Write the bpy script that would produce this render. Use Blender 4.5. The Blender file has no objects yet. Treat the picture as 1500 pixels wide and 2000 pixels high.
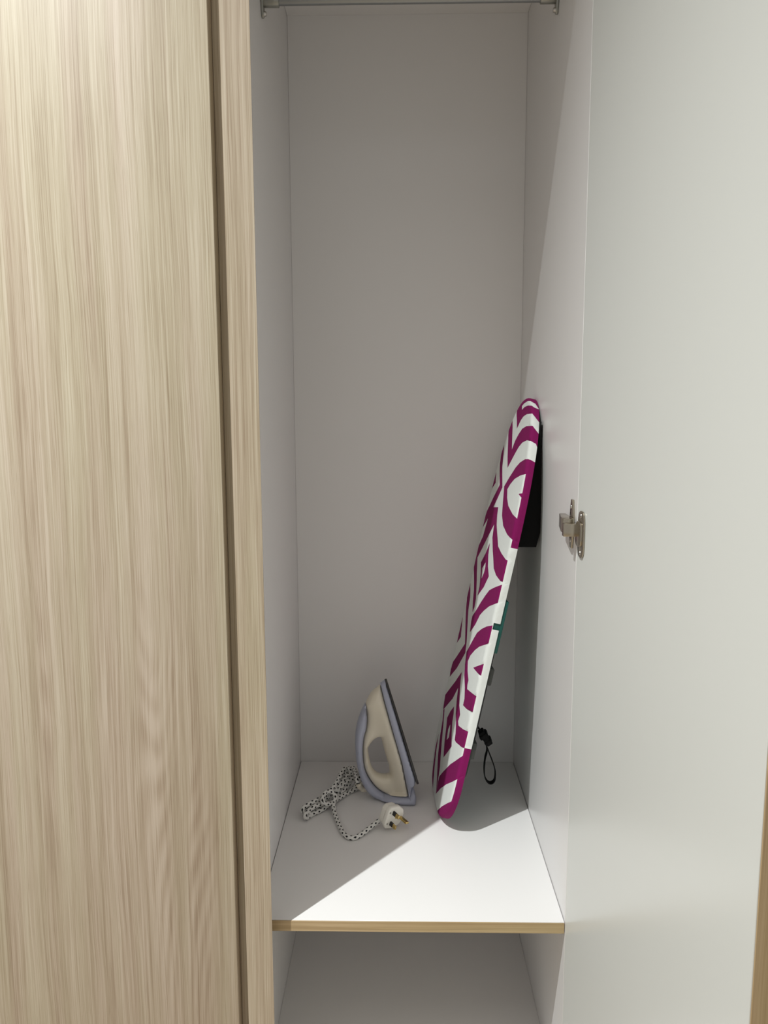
import bpy, bmesh, math, random
import numpy as np
from mathutils import Vector, Matrix
from mathutils.geometry import delaunay_2d_cdt
SC = bpy.context.scene
COL = SC.collection
random.seed(4)
# ------------------------------------------------------------------ camera
F, PITCH, YAW, ROLL = 1525.9, math.radians(7.744), math.radians(1.123), math.radians(-.2018)
CAM = np.array([-.0005, -1.1151, .7928])
_fw = np.array([-math.sin(YAW)*math.cos(PITCH), math.cos(YAW)*math.cos(PITCH), -math.sin(PITCH)])
_r0 = np.array([math.cos(YAW), math.sin(YAW), 0.]); _u0 = np.cross(_r0, _fw)
_r = _r0*math.cos(ROLL)+_u0*math.sin(ROLL); _u = np.cross(_r, _fw)
cd = bpy.data.cameras.new('camera'); cam = bpy.data.objects.new('camera', cd); COL.objects.link(cam)
cd.sensor_fit = 'HORIZONTAL'; cd.sensor_width = 36; cd.lens = 36*F/1500; cd.clip_start = .01
cam.matrix_world = Matrix(((_r[0], _u[0], -_fw[0], CAM[0]), (_r[1], _u[1], -_fw[1], CAM[1]), (_r[2], _u[2], -_fw[2], CAM[2]), (0, 0, 0, 1)))
SC.camera = cam

def ray(x, y): return _fw + _r*(x-750)/F - _u*(y-1000)/F
def at(x, y, ax, val):
    v = ray(x, y); return CAM + v*((val-CAM[ax])/v[ax])
# ------------------------------------------------------------------ world, lamps, exposure
SC.view_settings.view_transform = 'Standard'; SC.view_settings.look = 'None'
SC.view_settings.exposure = 0.0; SC.view_settings.gamma = 1.0; SC.view_settings.use_curve_mapping = False
w = bpy.data.worlds.new('world'); SC.world = w; w.use_nodes = True
w.node_tree.nodes['Background'].inputs[0].default_value = (1.0, .98, .95, 1)
w.node_tree.nodes['Background'].inputs[1].default_value = .455
LT = 1.0
LAMP = Vector((-.193-.816*LT, -.025-LT, 1.53+1.42*LT))
ld = bpy.data.lights.new('downlight_beam', 'SPOT'); ld.energy = 490; ld.color = (.965, 1, .99)
ld.spot_size = math.radians(95); ld.spot_blend = 1.0; ld.shadow_soft_size = .016
lo = bpy.data.objects.new('downlight_beam', ld); COL.objects.link(lo); lo.location = LAMP
lo.rotation_euler = (Vector((-.95, -.90, 0))-LAMP).to_track_quat('-Z', 'Y').to_euler()
ad = bpy.data.lights.new('overhead_fill_light', 'AREA'); ad.shape = 'RECTANGLE'; ad.size = 1.2; ad.size_y = 1.2; ad.energy = 8; ad.color = (1, .96, .90)  # added soft fill from overhead, not a known fixture of the room
ao = bpy.data.objects.new('overhead_fill_light', ad); COL.objects.link(ao); ao.location = (-.9, -1.7, LAMP.z-.01)
# ------------------------------------------------------------------ materials
def mat(name, col, rough=.5, metal=0., spec=.5):
    m = bpy.data.materials.new(name); m.use_nodes = True
    b = m.node_tree.nodes['Principled BSDF']
    b.inputs['Base Color'].default_value = (*col, 1); b.inputs['Roughness'].default_value = rough
    b.inputs['Metallic'].default_value = metal; b.inputs['Specular IOR Level'].default_value = spec
    return m
class NT:
    def __init__(s, m): s.t = m.node_tree; s.b = s.t.nodes['Principled BSDF']
    def n(s, typ, **kw):
        o = s.t.nodes.new(typ)
        for k, v in kw.items(): setattr(o, k, v)
        return o
    def l(s, a, b): s.t.links.new(a, b)
    def math(s, op, a, b=None, c=None):
        o = s.n('ShaderNodeMath', operation=op)
        for i, v in enumerate((a, b, c)):
            if v is None: continue
            if isinstance(v, (int, float)): o.inputs[i].default_value = v
            else: s.l(v, o.inputs[i])
        return o.outputs[0]
    def noise(s, vec, scale, detail=3., rough=.55):
        o = s.n('ShaderNodeTexNoise'); o.inputs['Scale'].default_value = scale; o.inputs['Detail'].default_value = detail
        o.inputs['Roughness'].default_value = rough
        if vec is not None: s.l(vec, o.inputs['Vector'])
        return o.outputs['Fac']
    def scaled(s, vec, sc, loc=(0, 0, 0), rot=(0, 0, 0)):
        o = s.n('ShaderNodeMapping'); o.inputs['Scale'].default_value = sc; o.inputs['Location'].default_value = loc; o.inputs['Rotation'].default_value = rot
        s.l(vec, o.inputs['Vector']); return o.outputs[0]
    def ramp(s, fac, stops):
        o = s.n('ShaderNodeValToRGB'); e = o.color_ramp.elements
        while len(e) > 1: e.remove(e[-1])
        e[0].position = stops[0][0]; e[0].color = (*stops[0][1], 1)
        for p, c in stops[1:]:
            k = e.new(p); k.color = (*c, 1)
        s.l(fac, o.inputs[0]); return o.outputs[0]
    def bump(s, h, strength, dist=.001):
        o = s.n('ShaderNodeBump'); o.inputs['Strength'].default_value = strength; o.inputs['Distance'].default_value = dist
        s.l(h, o.inputs['Height']); s.l(o.outputs[0], s.b.inputs['Normal'])

def melamine(name, col, rough):
    m = mat(name, col, rough); t = NT(m)
    tc = t.n('ShaderNodeTexCoord').outputs['Object']
    t.bump(t.noise(tc, 900, 2), .05, .0004)
    return m

def oak(name, rot=(0, 0, 0), dark=(.315, .245, .17), mid=(.44, .37, .275), light=(.55, .485, .385), shift=(0, 0, 0), wav=1.):
    m = mat(name, mid, .45); t = NT(m)
    tc = t.n('ShaderNodeTexCoord').outputs['Object']
    v = t.scaled(tc, (1, 1, 1), shift, rot)
    sep = t.n('ShaderNodeSeparateXYZ'); t.l(v, sep.inputs[0])
    x0 = t.math('ADD', sep.outputs[0], sep.outputs[1])
    warp = t.noise(t.scaled(v, (4., 4., 1.1)), 1.0, 1.)
    warp2 = t.noise(t.scaled(v, (30., 30., 5.)), 1.0, 2.)
    x = t.math('ADD', x0, t.math('ADD', t.math('MULTIPLY', warp, .022*wav), t.math('MULTIPLY', warp2, .0060*wav)))
    cx = t.n('ShaderNodeCombineXYZ'); t.l(x, cx.inputs[0]); t.l(sep.outputs[2], cx.inputs[2])
    cv = cx.outputs[0]
    broad = t.noise(t.scaled(cv, (34., 1, .30)), 1.0, 1.5)
    hue = t.noise(t.scaled(cv, (19., 1, .8), (7, 0, 3)), 1.0, 2.)
    streak = t.noise(t.scaled(cv, (210., 1, 1.6)), 1.0, 3., .6)
    fine = t.noise(t.scaled(cv, (620., 1, 5.)), 1.0, 2., .65)
    pores = t.noise(t.scaled(cv, (900., 1, 13.)), 1.0, 2., .6)
    cath = t.noise(t.scaled(v, (9., 9., .75), (2, 1, 5)), 1.0, 1.)
    ring = t.math('SINE', t.math('MULTIPLY', t.math('ADD', cath, t.math('MULTIPLY', x, 3.)), 2*math.pi*22.))
    cmask = t.math('MULTIPLY', t.math('GREATER_THAN', hue, .52), t.math('SUBTRACT', hue, .52))
    f = t.math('ADD', t.math('MULTIPLY', broad, .42), t.math('MULTIPLY', streak, .50))
    f = t.math('ADD', f, t.math('MULTIPLY', fine, .62))
    f = t.math('ADD', f, t.math('MULTIPLY', ring, t.math('MULTIPLY', cmask, .5)))
    f = t.math('SUBTRACT', f, .27)
    c = t.ramp(f, [(.30, dark), (.47, mid), (.66, light)])
    tint = t.ramp(hue, [(.38, (.99, .995, .955)), (.62, (1.02, .975, .995))])
    pr = t.ramp(pores, [(.27, (.72, .68, .62)), (.42, (1, 1, 1))])
    mx = t.n('ShaderNodeMix', data_type='RGBA', blend_type='MULTIPLY'); mx.inputs[0].default_value = .75
    t.l(c, mx.inputs[6]); t.l(pr, mx.inputs[7])
    m2 = t.n('ShaderNodeMix', data_type='RGBA', blend_type='MULTIPLY'); m2.inputs[0].default_value = 1.
    t.l(mx.outputs[2], m2.inputs[6]); t.l(tint, m2.inputs[7]); t.l(m2.outputs[2], t.b.inputs['Base Color'])
    t.bump(fine, .12, .0004)
    return m

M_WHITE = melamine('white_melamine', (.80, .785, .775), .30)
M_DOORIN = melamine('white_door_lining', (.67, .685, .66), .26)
M_OAK = oak('oak_laminate')
M_OAK2 = oak('oak_trim', shift=(1.7, 0, .6), wav=.6)
M_BAND = oak('oak_edge_band', rot=(0, math.pi/2, 0), dark=(.33, .235, .12), mid=(.44, .33, .18), light=(.54, .42, .25))
M_VBAND = oak('oak_door_edge', dark=(.31, .215, .11), mid=(.40, .29, .155), light=(.47, .355, .21))
M_STEEL = mat('grey_steel_tube', (.30, .31, .31), .38, .9)
M_BRACKET = mat('dull_zinc', (.33, .33, .30), .4, .85)
M_NICKEL = mat('nickel_plate', (.44, .395, .32), .2, 1.)
M_SCREW = mat('screw_steel', (.45, .43, .40), .3, 1.)
M_MAG = mat('magenta_cotton', (.225, .007, .10), .85, spec=.2)
M_COT = mat('white_cotton', (.80, .83, .80), .88, spec=.2)
for mm in (M_MAG, M_COT):
    t = NT(mm); tc = t.n('ShaderNodeTexCoord').outputs['Object']
    h = t.math('ADD', t.noise(tc, 90, 3), t.math('MULTIPLY', t.noise(tc, 1500, 1), .35)); t.bump(h, .35, .0022)
M_LINING = mat('grey_felt', (.35, .35, .33), .9)
M_TEAL = mat('teal_steel', (.004, .085, .07), .4, spec=.5)
M_DARK = mat('charcoal_steel', (.012, .012, .012), .5)
M_FOOT = mat('grey_rubber', (.055, .06, .055), .6)
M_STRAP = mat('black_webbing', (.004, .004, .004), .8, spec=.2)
M_CREAM = mat('cream_plastic', (.72, .66, .54), .32)
M_LAV = mat('lavender_grey_plastic', (.40, .42, .52), .34)
M_SOLE = mat('dark_soleplate', (.018, .016, .015), .35)
M_PLUG = mat('ivory_plastic', (.80, .775, .70), .35)
M_BRASS = mat('brass', (.62, .46, .18), .28, 1.)
M_SLEEVE = mat('black_pin_sleeve', (.008, .008, .008), .5)
M_CORD = mat('black_flecked_white_braid', (.7, .7, .68), .8, spec=.2)
t = NT(M_CORD)
uv = t.n('ShaderNodeUVMap').outputs[0]; sp = t.n('ShaderNodeSeparateXYZ'); t.l(uv, sp.inputs[0])
ua = t.math('MULTIPLY', sp.outputs[0], 3.0); vb = t.math('MULTIPLY', sp.outputs[1], 74.0)
fa = t.math('FRACT', t.math('ADD', t.math('ADD', ua, vb), 100.)); fb = t.math('FRACT', t.math('ADD', t.math('SUBTRACT', ua, vb), 100.))
fl = t.math('MULTIPLY', t.math('LESS_THAN', fa, .44), t.math('LESS_THAN', fb, .44))
t.l(t.ramp(fl, [(.0, (.72, .71, .68)), (1., (.012, .012, .014))]), t.b.inputs['Base Color'])
t.bump(t.math('ADD', t.math('PINGPONG', fa, .5), t.math('PINGPONG', fb, .5)), .5, .0008)
M_FLOOR = mat('beige_floor', (.42, .35, .27), .5)
t = NT(M_FLOOR); tc = t.n('ShaderNodeTexCoord').outputs['Object']
t.l(t.ramp(t.noise(tc, 6, 4), [(.3, (.50, .41, .30)), (.7, (.60, .50, .38))]), t.b.inputs['Base Color'])
M_PAINT = melamine('white_paint', (.80, .79, .76), .8)
# ------------------------------------------------------------------ helpers
def thing(name, label, cat, loc, group=None):
    o = bpy.data.objects.new(name, None); COL.objects.link(o); o.location = loc; o.empty_display_size = .05
    o['label'] = label; o['category'] = cat
    if group: o['group'] = group
    return o
def root_of(p):
    while p.parent: p = p.parent
    return p
def mesh_obj(name, me, mats, parent=None, smooth=False):
    for m in (mats if isinstance(mats, (list, tuple)) else [mats]): me.materials.append(m)
    o = bpy.data.objects.new(name, me); COL.objects.link(o)
    if parent is not None: o.parent = parent
    if smooth: me.shade_smooth()
    return o
def base_of(parent):
    return Vector(root_of(parent).location) if parent is not None else Vector((0, 0, 0))
def from_bm(name, bm, mats, parent=None, smooth=False, angle=None):
    b = base_of(parent); bmesh.ops.translate(bm, verts=bm.verts, vec=-b)
    bmesh.ops.recalc_face_normals(bm, faces=bm.faces)
    me = bpy.data.meshes.new(name); bm.to_mesh(me); bm.free()
    o = mesh_obj(name, me, mats, parent, smooth or angle is not None)
    if angle is not None: me.set_sharp_from_angle(angle=math.radians(angle))
    return o
def box_bm(lo, hi, bev=.0006, seg=1, bm=None):
    own = bm is None; bm = bm or bmesh.new()
    c = [(a+b)/2 for a, b in zip(lo, hi)]; s = [b-a for a, b in zip(lo, hi)]
    r = bmesh.ops.create_cube(bm, size=1, matrix=Matrix.Translation(c) @ Matrix.Diagonal((*s, 1)))
    if bev:
        ed = {e for v in r['verts'] for e in v.link_edges}
        bmesh.ops.bevel(bm, geom=list(ed), offset=min(bev, min(s)*.45), segments=seg, affect='EDGES', profile=.5)
    return bm
def box(name, lo, hi, m, parent=None, bev=.0006, seg=1):
    return from_bm(name, box_bm(lo, hi, bev, seg), m, parent, angle=40)
def frame_box(bm, o, ex, ey, ez, lo, hi, bev=.0006, seg=1):
    """box in a local frame (o, ex, ey, ez)"""
    b2 = box_bm(lo, hi, bev, seg)
    M = Matrix(((ex[0], ey[0], ez[0], o[0]), (ex[1], ey[1], ez[1], o[1]), (ex[2], ey[2], ez[2], o[2]), (0, 0, 0, 1)))
    bmesh.ops.transform(b2, matrix=M, verts=b2.verts)
    me = bpy.data.meshes.new('tmp'); b2.to_mesh(me); b2.free(); bm.from_mesh(me); bpy.data.meshes.remove(me)
def prism_bm(pts, o, ex, ey, ez, h, bev=.0008, seg=2, bm=None):
    """polygon pts in (ex, ey), extruded along ez by h"""
    b2 = bmesh.new(); o, ex, ey, ez = map(Vector, (o, ex, ey, ez))
    vs = [b2.verts.new(o+ex*p[0]+ey*p[1]) for p in pts]
    f = b2.faces.new(vs); r = bmesh.ops.extrude_face_region(b2, geom=[f])
    nv = [g for g in r['geom'] if isinstance(g, bmesh.types.BMVert)]
    bmesh.ops.translate(b2, verts=nv, vec=ez*h)
    bmesh.ops.recalc_face_normals(b2, faces=b2.faces)
    if bev:
        bmesh.ops.bevel(b2, geom=[e for e in b2.edges], offset=bev, segments=seg, affect='EDGES', profile=.5, clamp_overlap=True)
    if bm is None: return b2
    me = bpy.data.meshes.new('tmp'); b2.to_mesh(me); b2.free(); bm.from_mesh(me); bpy.data.meshes.remove(me); return bm
def catmull(P, n):
    P = [np.array(p, float) for p in P]; P = [2*P[0]-P[1]]+P+[2*P[-1]-P[-2]]; out = []
    for i in range(1, len(P)-2):
        a, b, c, d = P[i-1:i+3]
        for k in range(n):
            t_ = k/n; out.append(.5*((2*b)+(c-a)*t_+(2*a-5*b+4*c-d)*t_*t_+(3*b-a-3*c+d)*t_**3))
    out.append(P[-2]); return out
def sweep(name, path, rad, m, parent, nseg=12, flat=None, up=None):
    """tube (or flat ribbon: flat=(half width, half thickness)) along path, with UVs (around, metres along)"""
    path = [Vector(p) for p in path]; n = len(path); T = []
    for i in range(n): T.append((path[min(i+1, n-1)]-path[max(i-1, 0)]).normalized())
    N = Vector(up) if up else (T[0].orthogonal()); verts = []; uvs = []; L = 0
    for i in range(n):
        N = (N-T[i]*N.dot(T[i])).normalized(); B = T[i].cross(N)
        if i: L += (path[i]-path[i-1]).length
        r = rad[i] if hasattr(rad, '__len__') else rad
        for k in range(nseg):
            a = 2*math.pi*k/nseg
            ca, sa = math.cos(a), math.sin(a)
            if flat:
                p_ = .35; ca = math.copysign(abs(ca)**p_, ca)*flat[0]; sa = math.copysign(abs(sa)**p_, sa)*flat[1]
            else: ca *= r; sa *= r
            verts.append(path[i]+N*ca+B*sa)
        uvs.append(L)
    faces = []; fuv = []
    for i in range(n-1):
        for k in range(nseg):
            k2 = (k+1) % nseg
            faces.append((i*nseg+k, i*nseg+k2, (i+1)*nseg+k2, (i+1)*nseg+k))
            fuv.append(((k/nseg, uvs[i]), ((k+1)/nseg, uvs[i]), ((k+1)/nseg, uvs[i+1]), (k/nseg, uvs[i+1])))
    faces.append(tuple(range(nseg))[::-1]); fuv.append([(0, 0)]*nseg)
    faces.append(tuple(range((n-1)*nseg, n*nseg))); fuv.append([(0, 0)]*nseg)
    b = base_of(parent)
    me = bpy.data.meshes.new(name); me.from_pydata([tuple(v-b) for v in verts], [], faces)
    ul = me.uv_layers.new(name='UVMap'); flatuv = [c for f in fuv for u_ in f for c in u_]; ul.data.foreach_set('uv', flatuv)
    return mesh_obj(name, me, m, parent, True)
def cyl(bm, c, axis, r, h, n=20, r2=None):
    q = Vector(axis).to_track_quat('Z', 'Y').to_matrix().to_4x4()
    bmesh.ops.create_cone(bm, cap_ends=True, segments=n, radius1=r, radius2=r if r2 is None else r2, depth=h, matrix=Matrix.Translation(c) @ q)
def in_poly(P, x, y):
    P = np.asarray(P); xi, yi = P[:, 0], P[:, 1]; xj, yj = np.roll(xi, 1), np.roll(yi, 1)
    c = ((yi > y) != (yj > y)) & (x < (xj-xi)*(y-yi)/np.where(yj == yi, 1e-12, yj-yi)+xi)
    return bool(c.sum() % 2)
# ------------------------------------------------------------------ the setting
XL, XR, D, ZC, ZF, ZB = -.2223, .2552, .55, 1.560, -.325, -.72
ZT = 1.62; ZCEIL = LAMP.z+.02
def struct(name, lo, hi, m):
    o = box(name, lo, hi, m, None, 0); o['kind'] = 'structure'; return o
struct('floor', (-2.6, -3.4, ZB-.05), (1.9, .60, ZB), M_FLOOR)
struct('ceiling', (-2.6, -3.4, ZCEIL), (1.9, .60, ZCEIL+.05), M_PAINT)
struct('wall_back', (-2.6, .60, ZB), (1.9, .68, ZCEIL), M_PAINT)
# ------------------------------------------------------------------ open wardrobe
wr = thing('wardrobe', 'open wardrobe with white lining, one shelf and its door swung wide to the right', 'wardrobe', ((XL+XR)/2, .25, ZB))
SP = .0178
box('side_panel', (XL-SP, -.003, ZB), (XL, D+.018, ZT), [M_WHITE], wr)
box('side_panel', (XR, -.0005, ZB), (XR+SP, D+.018, ZT), [M_WHITE], wr)
box('back_panel', (XL, D, ZB), (XR, D+.012, ZT), M_WHITE, wr)
box('top_panel', (XL, 0, ZC), (XR, D, ZC+.018), M_WHITE, wr)
box('bottom_panel', (XL, 0, ZF-.018), (XR, D, ZF), M_WHITE, wr)
box('plinth', (XL, .03, ZB), (XR, .048, ZF-.018), M_OAK2, wr)
sh = box('shelf', (XL+.0009, .0015, -.018), (XR-.0009, D-.001, 0), M_WHITE, wr, .0004)
box('edge_band', (XL+.0009, 0, -.0178), (XR-.0009, .0014, -.0003), M_BAND, sh, .0003)['label'] = 'tan wood-grain front edge of the white shelf'
from_bm('stile', prism_bm([(-.2335, -.030), (-.1935, -.030), (-.1940, -.0285), (-.2215, -.0045), (-.2335, -.0045)], (0, 0, ZB), (1, 0, 0), (0, 1, 0), (0, 0, 1), ZT-ZB, .0004, 1), M_OAK2, wr, angle=30)['label'] = 'vertical oak strip left of the opening'
box('lintel', (-.1935, -.030, ZC), (XR+SP, -.001, ZT), M_OAK2, wr, .0009)
# door, swung 96 degrees
DL = math.radians(6.0); dh = Vector((XR-.0004, -.0014, 0))
dx = Vector((math.sin(DL), -math.cos(DL), 0)); dt = Vector((math.cos(DL), math.sin(DL), 0)); dz = Vector((0, 0, 1)); DW = .4905
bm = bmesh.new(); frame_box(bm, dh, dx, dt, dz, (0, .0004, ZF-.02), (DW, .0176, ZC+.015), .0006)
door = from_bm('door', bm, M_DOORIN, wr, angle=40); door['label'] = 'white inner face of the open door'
bm = bmesh.new(); frame_box(bm, dh, dx, dt, dz, (DW+.0001, .0012, ZF-.02), (DW+.0014, .0178, ZC+.015), .0003)
from_bm('edge_band', bm, M_VBAND, door)['label'] = 'brown wood-grain edge of the open door'
bm = bmesh.new(); frame_box(bm, dh, dx, dt, dz, (0, .0177, ZF-.02), (DW, .0188, ZC+.015), .0003)
from_bm('door_facing', bm, M_OAK, door)['label'] = 'oak outer face of the open door'
# hinge
bm = bmesh.new(); HZ = .616
hg_out = [(-.013, -.011), (-.006, -.036), (.004, -.036), (.010, -.011), (.010, .011), (.004, .036), (-.006, .036), (-.013, .011)]
prism_bm([(p[0], p[1]) for p in hg_out], (XR-.0002, .0275, HZ+.004), (0, 1, 0), (0, 0, 1), (-1, 0, 0), .0028, .0006, 2, bm)
hinge = from_bm('hinge', bm, M_NICKEL, wr, angle=35); hinge['label'] = 'nickel cup hinge joining door and side panel'
arm = [(.062, -.0085), (.062, .0085), (.008, .0105), (-.002, .008), (-.004, .002), (-.003, -.006), (.006, -.0105)]
bm = bmesh.new()
prism_bm([(.058, .003), (.058, .013), (.010, .020), (-.001, .0195), (-.004, .014), (-.004, .003)], (XR, .006, HZ-.0105+.004), (0, 1, 0), (-1, 0, 0), (0, 0, 1), .021, .0012, 2, bm)
from_bm('hinge_arm', bm, M_NICKEL, hinge, angle=35)
bm = bmesh.new()
frame_box(bm, (XR, 0, HZ), (1, 0, 0), (0, 1, 0), (0, 0, 1), (-.0215, -.0115, -.0092), (.0045, -.0005, .0092), .0009, 2)
from_bm('hinge_link', bm, M_NICKEL, hinge, angle=35)
fl_out = []
for k in range(24):
    a = 2*math.pi*k/24; fl_out.append((math.copysign(abs(math.cos(a))**.7, math.cos(a))*.0128, math.copysign(abs(math.sin(a))**.55, math.sin(a))*.0335))
cup_c = dh + dx*.0215 + dz*(HZ-.004)
bm = bmesh.new(); prism_bm(fl_out, cup_c, dx, dz, -dt, .0022, .0006, 2, bm)
prism_bm([(p[0]*.9-.004, p[1]*.55) for p in fl_out], cup_c, dx, dz, -dt, .0046, .0008, 2, bm)
from_bm('cup_plate', bm, M_NICKEL, hinge, angle=35)
for c, ax in ((cup_c+dz*.0265-dt*.0026, -dt), (cup_c-dz*.0265-dt*.0026, -dt), (Vector((XR-.0032, .0275, HZ+.029)), (-1, 0, 0)), (Vector((XR-.0032, .0275, HZ-.021)), (-1, 0, 0))):
    bm = bmesh.new(); cyl(bm, c, ax, .0034, .0016, 16, .0026); cyl(bm, Vector(c)+Vector(ax)*.0008, ax, .0011, .0006, 6)
    from_bm('screw', bm, M_SCREW, hinge, angle=35)
# hanging rail
RY, RZ = .240, 1.447
rl = bmesh.new(); pts = []
for k in range(28):
    a = 2*math.pi*k/28; pts.append((math.cos(a)*.0078, math.copysign(abs(math.sin(a))**.8, math.sin(a))*.0145))
prism_bm(pts, (XL+.004, RY, RZ), (0, 1, 0), (0, 0, 1), (1, 0, 0), XR-XL-.008, 0, 1, rl)
rail = from_bm('hanging_rail', rl, M_STEEL, wr, angle=35); rail['label'] = 'grey metal clothes rail across the top of the wardrobe'
for sx, x0 in ((1, XL), (-1, XR)):
    b = bmesh.new(); op = []
    for k in range(22):
        a = 2*math.pi*k/22; op.append((math.cos(a)*.0115, math.sin(a)*.0215))
    op = [(p[0]*(1.0 if p[1] > 0 else .85), p[1]*(1 if p[1] > 0 else 1.55)) for p in op]
    prism_bm(op, (x0+sx*.0002, RY, RZ), (0, 1, 0), (0, 0, 1), (sx, 0, 0), .0042, .0008, 2, b)
    prism_bm([(p[0]*1.28, p[1]*1.18) for p in pts], (x0+sx*.003, RY, RZ), (0, 1, 0), (0, 0, 1), (sx, 0, 0), .026, .001, 2, b)
    br = from_bm('rail_bracket', b, M_BRACKET, rail, angle=35)
    b = bmesh.new(); cyl(b, (x0+sx*.0062, RY, RZ-.0265), (sx, 0, 0), .0045, .004, 14, .0032); from_bm('bracket_screw', b, M_SCREW, wr, angle=35)
# ------------------------------------------------------------------ closed wardrobe on the left
wl = thing('wardrobe', 'closed oak wardrobe with a tall flat door, left of the open one', 'wardrobe', (-.55, .25, ZB))
X2 = XL-SP-.0004
box('side_panel', (X2-SP, -.003, ZB), (X2, D+.018, ZT), M_OAK2, wl)
box('side_panel', (-.868, -.003, ZB), (-.85, D+.018, ZT), M_WHITE, wl)
box('back_panel', (-.85, D, ZB), (X2-SP, D+.012, ZT), M_WHITE, wl)
box('top_panel', (-.85, 0, ZC), (X2-SP, D, ZC+.018), M_WHITE, wl)
box('bottom_panel', (-.85, 0, ZF-.018), (X2-SP, D, ZF), M_WHITE, wl)
box('door', (-.868, -.030, ZB+.06), (-.2485, -.006, ZT-.005), M_OAK, wl, .0011, 2)['label'] = 'tall pale oak door with vertical grain'
box('finger_pull', (-.2484, -.0065, ZB), (-.2337, -.0045, ZT), M_OAK2, wl, .0003)['label'] = 'shadowed recess beside the oak door'
# ------------------------------------------------------------------ ironing board
bx, by, lean, tau, psi, h0, rb, ln, Lb, TH, _, pw = [.0699, .3647, .20844, .0191, -.0524, .1436, .1093, .306, .8214, .0150, 0, 2.896]
bA = np.array([math.sin(lean), math.sin(tau)*math.cos(lean), math.cos(lean)*math.cos(tau)])
bW = np.array([math.sin(psi), math.cos(psi), 0.]); bW = bW-bA*(bA@bW); bW /= np.linalg.norm(bW); bN = np.cross(bA, bW)
def halfw(s):
    s = np.asarray(s, float); h = np.full_like(s, h0)
    m = s < rb; h[m] = h0-rb+np.sqrt(np.clip(rb**2-(rb-s[m])**2, 0, None))
    return h*(1-(1-np.clip((Lb-s)/ln, 0, 1))**pw)**.5
ss = Lb*(1-np.cos(np.pi*np.linspace(0, 1, 61)))/2
hh = halfw(ss)
OUT = np.concatenate([np.stack([ss, -hh], 1), np.stack([ss, hh], 1)[::-1][1:]])   # (s, w) outline
if abs(OUT[-1]-OUT[0]).sum() < 1e-6: OUT = OUT[:-1]
zmin = min((OUT[:, :1]*bA+OUT[:, 1:]*bW)[:, 2].min(), (OUT[:, :1]*bA+OUT[:, 1:]*bW-bN*TH)[:, 2].min())
BO = np.array([bx-.0004, by, -zmin+.0006])
def resample(P, n):
    Q = np.concatenate([P, P[:1]]); d = np.r_[0, np.cumsum(np.linalg.norm(np.diff(Q, axis=0), axis=1))]
    u_ = np.linspace(0, d[-1], n, endpoint=False); return np.stack([np.interp(u_, d, Q[:, 0]), np.interp(u_, d, Q[:, 1])], 1)
OUT = resample(OUT, 260)
_c = np.roll(OUT, -1, 0)-np.roll(OUT, 1, 0); ONRM = np.stack([_c[:, 1], -_c[:, 0]], 1); ONRM /= np.linalg.norm(ONRM, axis=1)[:, None]
if ((OUT+ONRM*.01)[130]-OUT.mean(0))@(OUT[130]-OUT.mean(0)) < (OUT[130]-OUT.mean(0))@(OUT[130]-OUT.mean(0)): ONRM = -ONRM
def near(p):
    """signed distance (positive inside), nearest outline point, outward normal"""
    a = OUT; b = np.roll(OUT, -1, 0); ab = b-a; k = np.clip(((p-a)*ab).sum(1)/(ab*ab).sum(1), 0, 1)
    q = a+ab*k[:, None]; dd = ((q-p)**2).sum(1); i = int(dd.argmin())
    nr = ONRM[i]*(1-k[i])+ONRM[(i+1) % len(OUT)]*k[i]; nr = nr/np.linalg.norm(nr)
    d = math.sqrt(dd[i]); return (d if in_poly(OUT, p[0], p[1]) else -d), q[i], nr
RR = .0065; WRAP = RR*(math.pi/2-1)+TH-RR
def cover_point(p, lift=0.):
    d, q, nr = near(p)
    if d >= RR: s_, w_, e = p[0], p[1], 0.
    else:
        a = (RR-d)/RR
        if a < math.pi/2: off = RR-RR*math.sin(a); e = RR*(1-math.cos(a))
        else: off = 0.; e = RR+(a-math.pi/2)*RR
        s_, w_ = q-nr*off
    crown = .0012*math.sin(s_*41+w_*23)*.35
    return BO+bA*s_+bW*w_-bN*(e+(crown if d > .02 else 0))
def px_to_sw(x, y):
    v = ray(x, y); k = ((BO-CAM)@bN)/(v@bN); X = CAM+v*k-BO
    p = np.array([X@bA, X@bW]); d, q, nr = near(p)
    if d < 0:
        vm = v@(bA*nr[0]+bW*nr[1]); dep = min(-2.3*d*abs((v@bN)/(vm if abs(vm) > 1e-6 else 1e-6)), TH)
        p = q+nr*min(dep, WRAP+.002)
    return p
C2 = lambda P: [(920+a/5.882, 760+b/5.882) for a, b in P]
C3 = lambda P: [(860+a/5.882, 1050+b/5.882) for a, b in P]
C4 = lambda P: [(820+a/6.25, 1330+b/6.25) for a, b in P]
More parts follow.
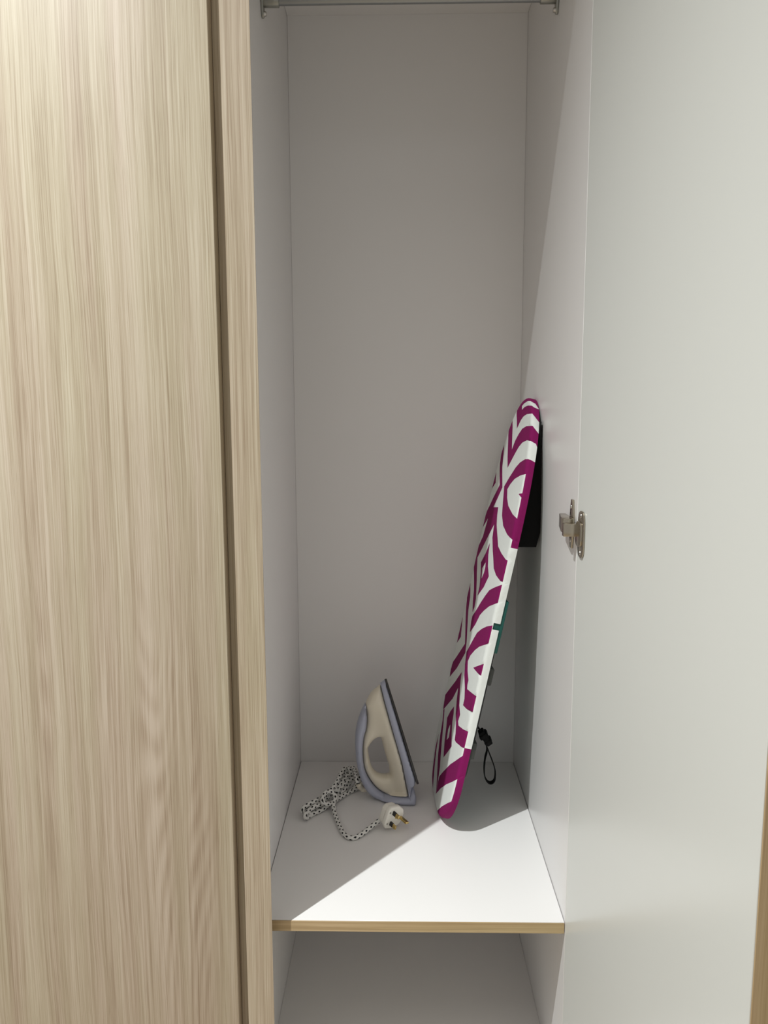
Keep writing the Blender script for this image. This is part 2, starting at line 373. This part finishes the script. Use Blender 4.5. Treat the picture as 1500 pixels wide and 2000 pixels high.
MAG = [
 C2([(525, 455), (522, 200), (560, 165), (590, 110), (680, 60), (765, 60), (850, 160), (880, 300), (790, 285), (740, 272), (690, 274), (640, 288), (600, 315), (570, 360), (540, 425)]),
 C2([(480, 285), (440, 365), (425, 560), (420, 905), (470, 810), (510, 735), (550, 665), (590, 615), (640, 588), (700, 573), (775, 575), (830, 560), (860, 460), (775, 425), (740, 410), (690, 412), (640, 425), (590, 455), (550, 515), (510, 590), (472, 692), (474, 500)]),
 C2([(383, 600), (345, 740), (333, 860), (328, 1100), (250, 1255), (165, 1440), (160, 1370), (130, 1530), (120, 1620), (200, 1470), (300, 1260), (358, 1130), (362, 900), (375, 740)]),
 C2([(290, 950), (265, 1020), (240, 1100), (214, 1210), (235, 1150), (285, 1075)]),
 C2([(810, 750), (690, 780), (620, 805), (560, 842), (510, 900), (440, 1010), (378, 1115), (365, 1300), (358, 1450), (370, 1570), (410, 1665), (520, 1800), (505, 1870), (575, 1895), (640, 1770), (690, 1620), (740, 1400), (780, 1200), (815, 1040), (840, 820)]),
 C3([(560, -350+0), (545, -220), (490, -10), (425, 125), (400, 120), (378, 300), (385, 380), (385, 600), (375, 740), (372, 860), (395, 800), (412, 700), (418, 400), (428, 230), (480, 130), (550, -10), (620, -150), (600, 0), (600, 150), (612, 350), (640, 430), (690, 500), (737, 537), (810, 322), (750, 250), (700, 180), (662, 100), (655, -50), (650, -150), (655, -260), (665, -350)]),
 C3([(570, 60), (520, 180), (465, 285), (462, 400), (450, 560), (428, 670), (500, 570), (557, 445), (545, 330), (550, 200), (568, 80)]),
 C3([(345, 520), (310, 600), (295, 650), (285, 725), (308, 690), (300, 760), (290, 1000), (280, 1220), (150, 1420), (120, 1500), (108, 1600), (190, 1500), (285, 1325), (300, 1200), (310, 1050), (325, 830), (342, 690)]),
 C3([(258, 910), (225, 970), (205, 1080), (190, 1210), (235, 1140), (245, 1050)]),
 C3([(738, 537), (680, 550), (620, 575), (565, 605), (520, 665), (470, 740), (410, 840), (370, 900), (355, 960), (338, 1090), (400, 1000), (455, 890), (500, 840), (560, 790), (620, 765), (680, 750), (712, 640)]),
 C3([(592, 1008), (530, 1020), (470, 1050), (420, 1092), (380, 1160), (300, 1310), (285, 1450), (278, 1580), (282, 1720), (275, 1850), (258, 1925), (300, 1970), (358, 2003), (375, 1930), (402, 1825), (355, 1780), (308, 1740), (312, 1690), (325, 1640), (316, 1530), (318, 1420), (345, 1355), (400, 1290), (450, 1252), (510, 1232), (562, 1215), (590, 1080)]),
 C3([(492, 1450), (380, 1495), (455, 1588)]),
 C4([(515, -112), (465, -40), (440, 0), (310, 170), (283, 350), (300, 332), (400, 215), (468, 85), (447, 250), (435, 400), (440, 500), (437, 640), (428, 720), (445, 752), (480, 780), (542, 840), (525, 910), (430, 978), (370, 1018), (330, 1058), (280, 1110), (235, 1165), (220, 1230), (195, 1378), (250, 1312), (320, 1262), (390, 1232), (470, 1195), (440, 1350), (415, 1460), (340, 1490), (270, 1530), (190, 1600), (205, 1720), (330, 1780), (450, 1740), (520, 1540), (590, 1310), (625, 1120), (600, 980), (594, 800), (587, 632), (530, 590), (472, 545), (466, 490), (490, 410), (480, 300), (490, 100), (500, 0)]),
 C4([(415, 310), (370, 370), (330, 450), (322, 560), (305, 720), (290, 935), (340, 870), (390, 800), (390, 650), (395, 500), (410, 400)]),
 C4([(285, 350), (275, 480), (250, 650), (225, 900), (195, 1375), (225, 1180), (245, 1050), (262, 850), (280, 600), (300, 340)]),
 C4([(230, 640), (195, 800), (160, 1050), (143, 1250), (140, 1420), (160, 1300), (175, 1100), (200, 880)]),
]
HOLE = [
 C2([(582, 238), (585, 195), (610, 165), (650, 137), (690, 125), (732, 118), (712, 145), (697, 178), (655, 188), (615, 205)]),
 C2([(672, 950), (630, 965), (570, 990), (500, 1030), (450, 1090), (415, 1150), (415, 1250), (430, 1340), (480, 1440), (520, 1490), (552, 1530), (572, 1450), (600, 1310), (545, 1205), (628, 1172), (648, 1080)]),
 C3([(518, 285), (480, 350), (472, 470), (500, 400), (515, 330)]),
 C4([(370, 530), (345, 590), (330, 720), (355, 690), (368, 600)]),
]
ib = thing('ironing_board', 'tabletop ironing board in a magenta and white patterned cover leaning against the right wall', 'ironing board', tuple(BO))
def dens(P):
    out = []
    for a, b in zip(P, P[1:]+P[:1]):
        n = max(1, int(math.dist(a, b)/6))
        for k in range(n): out.append((a[0]+(b[0]-a[0])*k/n, a[1]+(b[1]-a[1])*k/n))
    return out
magS = [np.array([px_to_sw(*p) for p in dens(P)]) for P in MAG]; holS = [np.array([px_to_sw(*p) for p in dens(P)]) for P in HOLE]
EXT = OUT+ONRM*WRAP
V2 = []; E2 = []
def loop(P):
    i0 = len(V2); V2.extend([Vector((float(a), float(b))) for a, b in P]); n = len(P)
    E2.extend([(i0+k, i0+(k+1) % n) for k in range(n)])
loop(EXT)
for P in magS+holS: loop(P)
loop(OUT-ONRM*.0006)
NS0 = px_to_sw(962, 1226)[0]; loop([(NS0-.006, -h0-.02), (NS0+.006, -h0-.02), (NS0+.006, -h0-.0004), (NS0-.006, -h0-.0004)])
SA, SB, SC_ = px_to_sw(1009, 1081)[0], px_to_sw(1044, 926)[0]+.016, px_to_sw(911, 1480)[0]
for q in (SA, SC_): loop([(q, -h0-.02), (q+.003, -h0-.02), (q+.003, -h0+.004), (q, -h0+.004)])
for off in (-.009, -.0055, -.0028, .0018, .0045, .0075):
    for q in OUT+ONRM*off: V2.append(Vector((float(q[0]), float(q[1]))))
for i in range(72):
    for j in range(26):
        p = np.array([Lb*(i+.5)/72, -h0+2*h0*(j+.5)/26])
        if in_poly(OUT-ONRM*.012, *p): V2.append(Vector((float(p[0]), float(p[1]))))
ov, oe, of, *_ = delaunay_2d_cdt(V2, E2, [], 0, 1e-5)
ov = [np.array(v) for v in ov]
vs = [cover_point(v) for v in ov]; fs = []; fm = []
for f in of:
    c = sum(ov[i] for i in f)/3
    if not in_poly(EXT, *c): continue
    mg = any(in_poly(P, *c) for P in magS) and not any(in_poly(P, *c) for P in holS)
    if c[1] < 0 and c[0] < .78:                 # front side wrap: its own plain strips along the seam
        dd = near(c)[0]
        if abs(c[0]-NS0) < .0059 and c[1] < -h0-.0004: continue
        if dd < .0006 and (SA < c[0] < SB or c[0] < SC_): mg = True
        elif dd < .0006 and SC_ <= c[0] <= SA: mg = False
    fs.append(tuple(f)); fm.append(1 if mg else 0)
me = bpy.data.meshes.new('cover'); me.from_pydata([tuple(v-BO) for v in vs], [], fs)
me.polygons.foreach_set('material_index', fm)
bm = bmesh.new(); bm.from_mesh(me); bmesh.ops.delete(bm, geom=[v for v in bm.verts if not v.link_faces], context='VERTS')
bmesh.ops.recalc_face_normals(bm, faces=bm.faces)
bm.faces.ensure_lookup_table()
if sum((f.normal.dot(Vector(bN)))*f.calc_area() for f in bm.faces) < 0: bmesh.ops.reverse_faces(bm, faces=bm.faces)
bm.to_mesh(me); bm.free()
cover = mesh_obj('cover', me, [M_COT, M_MAG], ib, True); cover['label'] = 'padded magenta and white geometric cotton cover'
def bp(s, w_, d): return BO+bA*s+bW*w_-bN*d
# board core, seen at the open notch and on the back
bm = bmesh.new(); inner = OUT-ONRM*.0030
prism_bm([tuple(p) for p in resample(inner, 120)], bp(0, 0, .0042), bA, bW, -bN, TH-.0042+.0004, 0, 1, bm)
from_bm('board_panel', bm, M_TEAL, ib, angle=40)['label'] = 'dark teal steel panel behind the cover'
def bar(name, p0, p1, half, m, parent=ib, bev=.0015):
    p0, p1 = Vector(p0), Vector(p1); ax = (p1-p0).normalized(); n_ = Vector(bN); s_ = ax.cross(n_).normalized(); n_ = s_.cross(ax)
    bm_ = bmesh.new(); frame_box(bm_, p0, ax, s_, n_, (0, -half[0], -half[1]), ((p1-p0).length, half[0], half[1]), bev, 2)
    return from_bm(name, bm_, m, parent, angle=40)
# teal stiffener along the front edge, folded legs with rubber feet
bar('edge_stiffener', bp(.362, -h0+.012, TH+.0035), bp(.458, -h0+.012, TH+.0035), (.010, .0035), M_TEAL)
for sgn in (-1, 1):
    leg = sweep('leg', catmull([bp(.40, sgn*.095, TH+.008), bp(.25, sgn*.10, TH+.008), bp(.13, sgn*.10, TH+.008), bp(.105, sgn*.085, TH+.008), bp(.10, 0, TH+.008)], 8), .0050, M_DARK, ib)
    leg2 = sweep('leg', catmull([bp(.44, sgn*.075, TH+.008), bp(.56, sgn*.075, TH+.008), bp(.615, sgn*.07, TH+.008), bp(.63, sgn*.05, TH+.008), bp(.633, 0, TH+.008)], 8), .0050, M_DARK, ib)
# solid black wedge filling the gap between board and wall
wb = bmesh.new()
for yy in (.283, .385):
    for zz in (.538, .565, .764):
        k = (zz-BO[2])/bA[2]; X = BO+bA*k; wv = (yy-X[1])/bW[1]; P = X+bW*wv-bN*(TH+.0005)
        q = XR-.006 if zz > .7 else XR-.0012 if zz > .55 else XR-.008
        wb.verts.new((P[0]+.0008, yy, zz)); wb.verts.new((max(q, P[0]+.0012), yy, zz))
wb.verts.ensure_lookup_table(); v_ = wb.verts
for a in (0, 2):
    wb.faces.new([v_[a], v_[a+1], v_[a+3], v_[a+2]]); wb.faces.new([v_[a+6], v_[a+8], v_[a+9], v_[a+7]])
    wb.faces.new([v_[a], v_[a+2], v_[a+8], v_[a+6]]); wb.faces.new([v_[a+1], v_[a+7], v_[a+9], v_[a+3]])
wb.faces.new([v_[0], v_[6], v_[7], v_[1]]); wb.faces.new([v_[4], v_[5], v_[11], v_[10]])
from_bm('black_wedge', wb, M_STRAP, ib)['label'] = 'solid black wedge behind the upper end'
for sc in (.300, .158):
    bar('rubber_foot', bp(sc, -h0+.016, TH+.0055), bp(sc+.032, -h0+.016, TH+.0055), (.010, .0050), M_FOOT, ib, .0025)
# black hanging strap with its buckle
YS = .31
SPX = lambda P, y=YS: [at(a, b, 1, y) for a, b in P]
stp = sweep('hanging_strap', catmull(SPX([(918, 1398), (930, 1415), (944, 1437), (951, 1462), (947.5, 1480), (945.5, 1500), (947, 1517), (953, 1527), (960, 1528.5), (966, 1522), (967, 1506), (963, 1490), (956, 1472), (950, 1456)]), 8), .001, M_STRAP, ib, 12, flat=(.0011, .0062), up=(1, 0, 0))
b = bmesh.new()
p0, p1 = Vector(at(938, 1427, 1, YS-.002)), Vector(at(957, 1452, 1, YS-.002)); ax = (p1-p0).normalized(); s_ = Vector((0, 1, 0)); n_ = ax.cross(s_)
frame_box(b, p0, ax, s_, n_, (0, -.010, -.006), ((p1-p0).length, .010, .006), .002, 2)
frame_box(b, p0+ax*.006, ax, s_, n_, (0, -.012, -.0085), (.008, .012, .0085), .002, 2)
frame_box(b, p0+ax*.021, ax, s_, n_, (0, -.011, -.0075), (.007, .011, .0075), .002, 2)
from_bm('buckle', b, M_STRAP, stp, angle=40)
# ------------------------------------------------------------------ iron standing on its heel
YC = .390                                     # centre plane
IC = lambda P: [(570+a/5, 1300+b/5) for a, b in P]
S0, S1 = np.array([755., 1325.]), np.array([817., 1527.])     # sole line, tip to heel (photo pixels on the near side)
sd = (S1-S0)/np.linalg.norm(S1-S0); sn = np.array([-sd[1], sd[0]]); sn = -sn if sn[0] > 0 else sn; SLEN = np.linalg.norm(S1-S0)
def plan(l):                                   # half width of the plan shape, l = 0 tip .. 1 heel
    l = min(max(l, 0.), 1.15)
    return .051*math.sin(min(l/.80, 1)*math.pi/2)**.72 * (1-.10*max(0, l-.8))
IROT = math.radians(8.5); IX0 = .0
def ilocal(x, y, ly):                          # point of the iron's own (unturned) frame on its plane Y = ly seen at a pixel
    c_, s_ = math.cos(IROT), math.sin(IROT)
    def tr(v): return np.array([c_*v[0]+s_*v[1], -s_*v[0]+c_*v[1], v[2]])
    o = tr(CAM-np.array([IX0, YC, 0]))+np.array([IX0, YC, 0]); v = tr(ray(x, y)); return o+v*((ly-o[1])/v[1])
def iron_half(p):
    q = np.array(p)-S0; l = q@sd/SLEN; h = max(0., q@sn)
    k = min(1, max(0, (h-6)/52)); k = k*k*(3-2*k)
    hb = min(1, max(0, (l-.95)/.15)); hb = hb*hb*(3-2*hb)
    return max(.004, plan(l)*(1-k)+min(plan(l), .0165)*k, hb*.046*math.sqrt(max(0, 1-(h/97)**2)))
def iron_xz(p, wscale=1.):
    hw_ = iron_half(p)*wscale; X = ilocal(p[0], p[1], YC-hw_*.85); return X[0], X[2], hw_
def pillow(name, poly, m, parent, holes=(), rnd=.010, grow=0., step=3.0, wmul=1., smooth_curve=True):
    """solid with the side outline poly (photo pixels on the near face) and a rounded half width that follows the iron's plan"""
    V, Ed = [], []
    def lp(P):
        i0 = len(V); V.extend([Vector(p) for p in P]); n = len(P); Ed.extend([(i0+k, i0+(k+1) % n) for k in range(n)])
    outl = [np.array(p) for p in poly]; hl = [[np.array(p) for p in H] for H in holes]
    def rs(P): return [tuple(p) for p in resample(np.array(P), max(12, int(sum(np.linalg.norm(P[i]-P[i-1]) for i in range(len(P)))/2.5)))]
    lo_, hls = rs(outl), [rs(H) for H in hl]
    lp(lo_); [lp(H) for H in hls]
    B = [np.array(x) for x in [lo_]+hls]
    def bd(p):
        d = 1e9
        for P in B:
            a = P; b_ = np.roll(P, -1, 0); ab = b_-a; k = np.clip(((p-a)*ab).sum(1)/np.maximum((ab*ab).sum(1), 1e-9), 0, 1)
            d = min(d, float(np.sqrt(((a+ab*k[:, None]-p)**2).sum(1).min())))
        return d
    A = np.array(lo_); x0, y0 = A.min(0); x1, y1 = A.max(0)
    yy = y0
    while yy < y1:
        xx = x0
        while xx < x1:
            p = np.array([xx, yy])
            if in_poly(A, xx, yy) and not any(in_poly(H, xx, yy) for H in hls) and bd(p) > 1.2: V.append(Vector(p))
            xx += step
        yy += step
    v2, _, f2, *_ = delaunay_2d_cdt(V, Ed, [], 0, 1e-4)
    fs_ = []
    for f in f2:
        c = sum((np.array(v2[i]) for i in f))/3
        if in_poly(A, *c) and not any(in_poly(H, *c) for H in hls): fs_.append(tuple(f))
    PX = 1020.; pts = [[], []]; edge = set()
    for v in v2:
        v = np.array(v); x, z, hw_ = iron_xz(v, wmul); d = bd(v)/PX; hw_ = hw_+grow
        r_ = min(rnd, hw_*.95); y = hw_-r_+math.sqrt(max(0, r_*r_-max(0, r_-d)**2)) if d < r_ else hw_
        pts[0].append((x, YC-y, z)); pts[1].append((x, YC+y, z))
    n = len(v2); faces = [f for f in fs_]+[tuple(i+n for i in f[::-1]) for f in fs_]
    cnt = {}
    for f in fs_:
        for a, b_ in zip(f, f[1:]+f[:1]): cnt[(a, b_)] = cnt.get((a, b_), 0)+1
    for (a, b_) in cnt:
        if (b_, a) not in cnt: faces.append((b_, a, a+n, b_+n))
    bb = base_of(parent); me_ = bpy.data.meshes.new(name)
    me_.from_pydata([tuple(Vector(p)-bb) for p in pts[0]+pts[1]], [], faces)
    b2 = bmesh.new(); b2.from_mesh(me_); bmesh.ops.delete(b2, geom=[v for v in b2.verts if not v.link_faces], context='VERTS'); bmesh.ops.recalc_face_normals(b2, faces=b2.faces); b2.to_mesh(me_); b2.free()
    o = mesh_obj(name, me_, m, parent, True); me_.set_sharp_from_angle(angle=math.radians(48)); return o
iron = thing('iron', 'cream and lavender clothes iron standing on its heel, with its flecked cord', 'iron', (IX0, YC, .0)); iron.rotation_euler.z = IROT
cream = catmull(IC([(868, 190), (845, 215), (800, 262), (760, 325), (728, 395), (735, 440), (742, 520), (735, 620), (708, 720), (698, 850), (712, 1000), (757, 1110), (828, 1202), (920, 1263), (1010, 1288), (1142, 1288)]), 5)+catmull(IC([(1142, 1280), (1078, 960), (998, 680), (905, 345), (868, 190)]), 5)[1:-1]
hole = catmull(IC([(876, 712), (845, 715), (800, 745), (760, 800), (750, 840), (765, 930), (785, 1005), (825, 1062), (880, 1088), (930, 1092), (968, 1085), (962, 1015), (945, 960), (915, 860), (890, 760), (876, 712)]), 5)[:-1]
pillow('body', cream, M_CREAM, iron, [hole], .013)
lav = catmull(IC([(726, 392), (690, 468), (652, 575), (630, 700), (630, 850), (648, 1020), (700, 1180), (778, 1282), (900, 1335), (1050, 1358), (1213, 1360)]), 5)+catmull(IC([(1216, 1290), (1190, 1190), (1170, 1170)]), 3)+IC([(1142, 1290)])+catmull(IC([(1140, 1294), (1010, 1292), (920, 1267), (828, 1206), (754, 1112), (709, 1000), (695, 850), (705, 720), (731, 620), (738, 520), (731, 440), (726, 392)]), 5)[1:-1]
pillow('handle_shell', lav, M_LAV, iron, (), .010, .0012)['label'] = 'lavender back of the handle and heel'
skirt = IC([(925, 132), (905, 140), (868, 183), (905, 340), (1000, 680), (1081, 960), (1146, 1288), (1172, 1175), (1196, 1160), (1205, 1110), (1060, 640), (925, 185)])
pillow('skirt', skirt, M_LAV, iron, (), .004, .0015)['label'] = 'lavender band round the soleplate'
# soleplate: flat plate of the iron's plan shape, thickness along the sole normal
tip = ilocal(S0[0], S0[1], YC-.004); heel = ilocal(S1[0], S1[1], YC-.047)
ex = Vector((heel[0]-tip[0], 0, heel[2]-tip[2])); IL = ex.length; ex.normalize(); ez = Vector((ex.z, 0, -ex.x)); ez = -ez if ez.x > 0 else ez
pl = [(IL*l, plan(l)+.0005) for l in np.linspace(0, 1, 26)]
pl = [(-.001, 0)]+pl[1:]+[(IL+.002, .045)]; pl = pl+[(a, -b_) for a, b_ in pl[::-1][:-1]]
from_bm('soleplate', prism_bm(pl, tip, ex, (0, 1, 0), ez, .0042, .0008, 1), M_SOLE, iron, angle=35)['label'] = 'dark flat soleplate'
pg = catmull([at(717, 1538, 1, YC), at(711, 1540, 1, YC), at(704, 1537, 1, YC-.005), at(700, 1531, 1, YC-.012)], 5)
sweep('cord_sleeve', pg, [.0075]*8+[.0062]*8, M_CREAM, iron, 14)
# cord: a folded hank tied round its middle, then a loose tail to the plug
CR = .0045
def onshelf(x, y, h=0.):                       # point over the shelf seen at a photo pixel, h above it
    return at(x, y, 2, CR+.0003+h)
def cable(pts, n=8): return catmull(pts, n)
hank = []
def H(x, y, h): hank.append(onshelf(x, y, h))
hank += [pg[-1]]
seq = [(697, 1521, .035), (692, 1502, .034), (680, 1502, .030), (664, 1523, .020), (648, 1548, .012), (626, 1566, .008), (602, 1580, .006), (592, 1586, .008), (594, 1577, .014), (612, 1566, .017), (638, 1552, .018),
 (656, 1530, .026), (668, 1508, .034), (676, 1500, .034), (686, 1508, .026), (684, 1526, .012), (668, 1546, .004), (648, 1564, .000), (626, 1578, .000), (604, 1594, .000), (597, 1597, .003), (598, 1588, .010), (616, 1574, .011), (642, 1556, .011),
 (664, 1532, .018), (682, 1512, .024), (696, 1510, .022), (702, 1522, .012), (698, 1538, .002), (680, 1548, .000), (660, 1560, .003), (644, 1570, .009), (630, 1566, .019), (634, 1550, .027), (646, 1546, .027), (655, 1556, .018), (651, 1570, .008),
 (654, 1588, .002), (661, 1607, 0), (670, 1626, 0), (681, 1635.5, 0), (695, 1635.5, 0), (712, 1625, .001), (730, 1610.5, .005), (742, 1602, .010), (752, 1597, .0145)]
for q in seq: H(*q)
cord = sweep('power_cord', cable(hank, 9), CR, M_CORD, iron, 12); cord['label'] = 'white braided cord with black flecks, folded in a tied hank'
lp2 = [onshelf(x, y, h) for x, y, h in [(655, 1548, .010), (676, 1528, .016), (690, 1521, .016), (697, 1527, .009), (690, 1541, .001), (668, 1554, .001), (646, 1568, .004), (622, 1572, .011), (606, 1581, .011), (607, 1590, .002), (626, 1583, .0), (640, 1573, .003)]]
sweep('cord_loop', cable(lp2, 9), CR, M_CORD, cord, 12)
# plug
pn = Vector((.62, -.77, -.15)).normalized()
pe = Vector((.75, .62, -.24)); pe = (pe-pn*pe.dot(pn)).normalized(); pu = pn.cross(pe); pu = -pu if pu.z < 0 else pu
pcx = Vector(at(772, 1606, 1, .262)); pcx.z = max(pcx.z, .026)
face = [(-.0250, -.0150), (-.0250, .0150), (-.019, .0235), (.004, .0250), (.020, .0160), (.0240, .006), (.0240, -.006), (.020, -.0160), (.004, -.0250), (-.019, -.0235)]
face = [(a*.86, b_*.92) for a, b_ in face]
bm = bmesh.new()
prism_bm(face, pcx-pn*.010, pe, pu, pn, .010, .0028, 3, bm)
prism_bm([(a*.88, b_*.86) for a, b_ in face], pcx-pn*.024, pe, pu, pn, .018, .0045, 3, bm)
plug = from_bm('plug', bm, M_PLUG, iron, angle=35); plug['label'] = 'ivory three-pin plug at the end of the cord'
for (a, u_), rot, sl, ln_ in (((-.0085, .0105), 0, 1, .0165), ((-.0085, -.0105), 0, 1, .0165), ((.0125, 0), 1, 0, .0215)):
    bm = bmesh.new(); o_ = pcx+pe*a+pu*u_; hx, hy = (.0016, .0036) if rot == 0 else (.0039, .0020)
    hx, hy = (hy, hx) if False else (hx, hy)
    frame_box(bm, o_, pe, pu, pn, (-hx, -hy, -.001), (hx, hy, ln_), .0007, 2)
    pin = from_bm('pin', bm, M_BRASS, plug, angle=35)
    if sl:
        bm = bmesh.new(); frame_box(bm, o_, pe, pu, pn, (-hx-.0003, -hy-.0003, -.0008), (hx+.0003, hy+.0003, .0085), .0005, 1)
        s2 = from_bm('pin_sleeve', bm, M_SLEEVE, plug, angle=35)
for a, u_ in ((-.0165, .011), (-.0165, -.011)):
    bm = bmesh.new(); cyl(bm, pcx+pe*a+pu*u_+pn*.0001, pn, .0017, .0010, 12); from_bm('screw', bm, M_SCREW, plug, angle=35)
bm = bmesh.new(); cyl(bm, pcx+pe*.002+pn*.0001, pn, .0024, .0010, 14); from_bm('screw', bm, M_BRASS, plug, angle=35)

# the cord and plug were laid out in the room's axes: turn them back into the iron's frame
def turn_back(o, M):
    o.data.transform(M)
    for c in o.children: turn_back(c, M)
for o in iron.children:
    if o.name.split('.')[0] in ('cord_sleeve', 'power_cord', 'plug'): turn_back(o, Matrix.Rotation(-IROT, 4, 'Z'))
zlow = min((v.co.z for o in iron.children if o.name.split('.')[0] in ('body', 'handle_shell', 'skirt', 'soleplate') for v in o.data.vertices))
for o in iron.children:
    if o.name.split('.')[0] in ('body', 'handle_shell', 'skirt', 'soleplate'): o.data.transform(Matrix.Translation((0, 0, .0005-zlow)))
print('iron lowest', zlow)
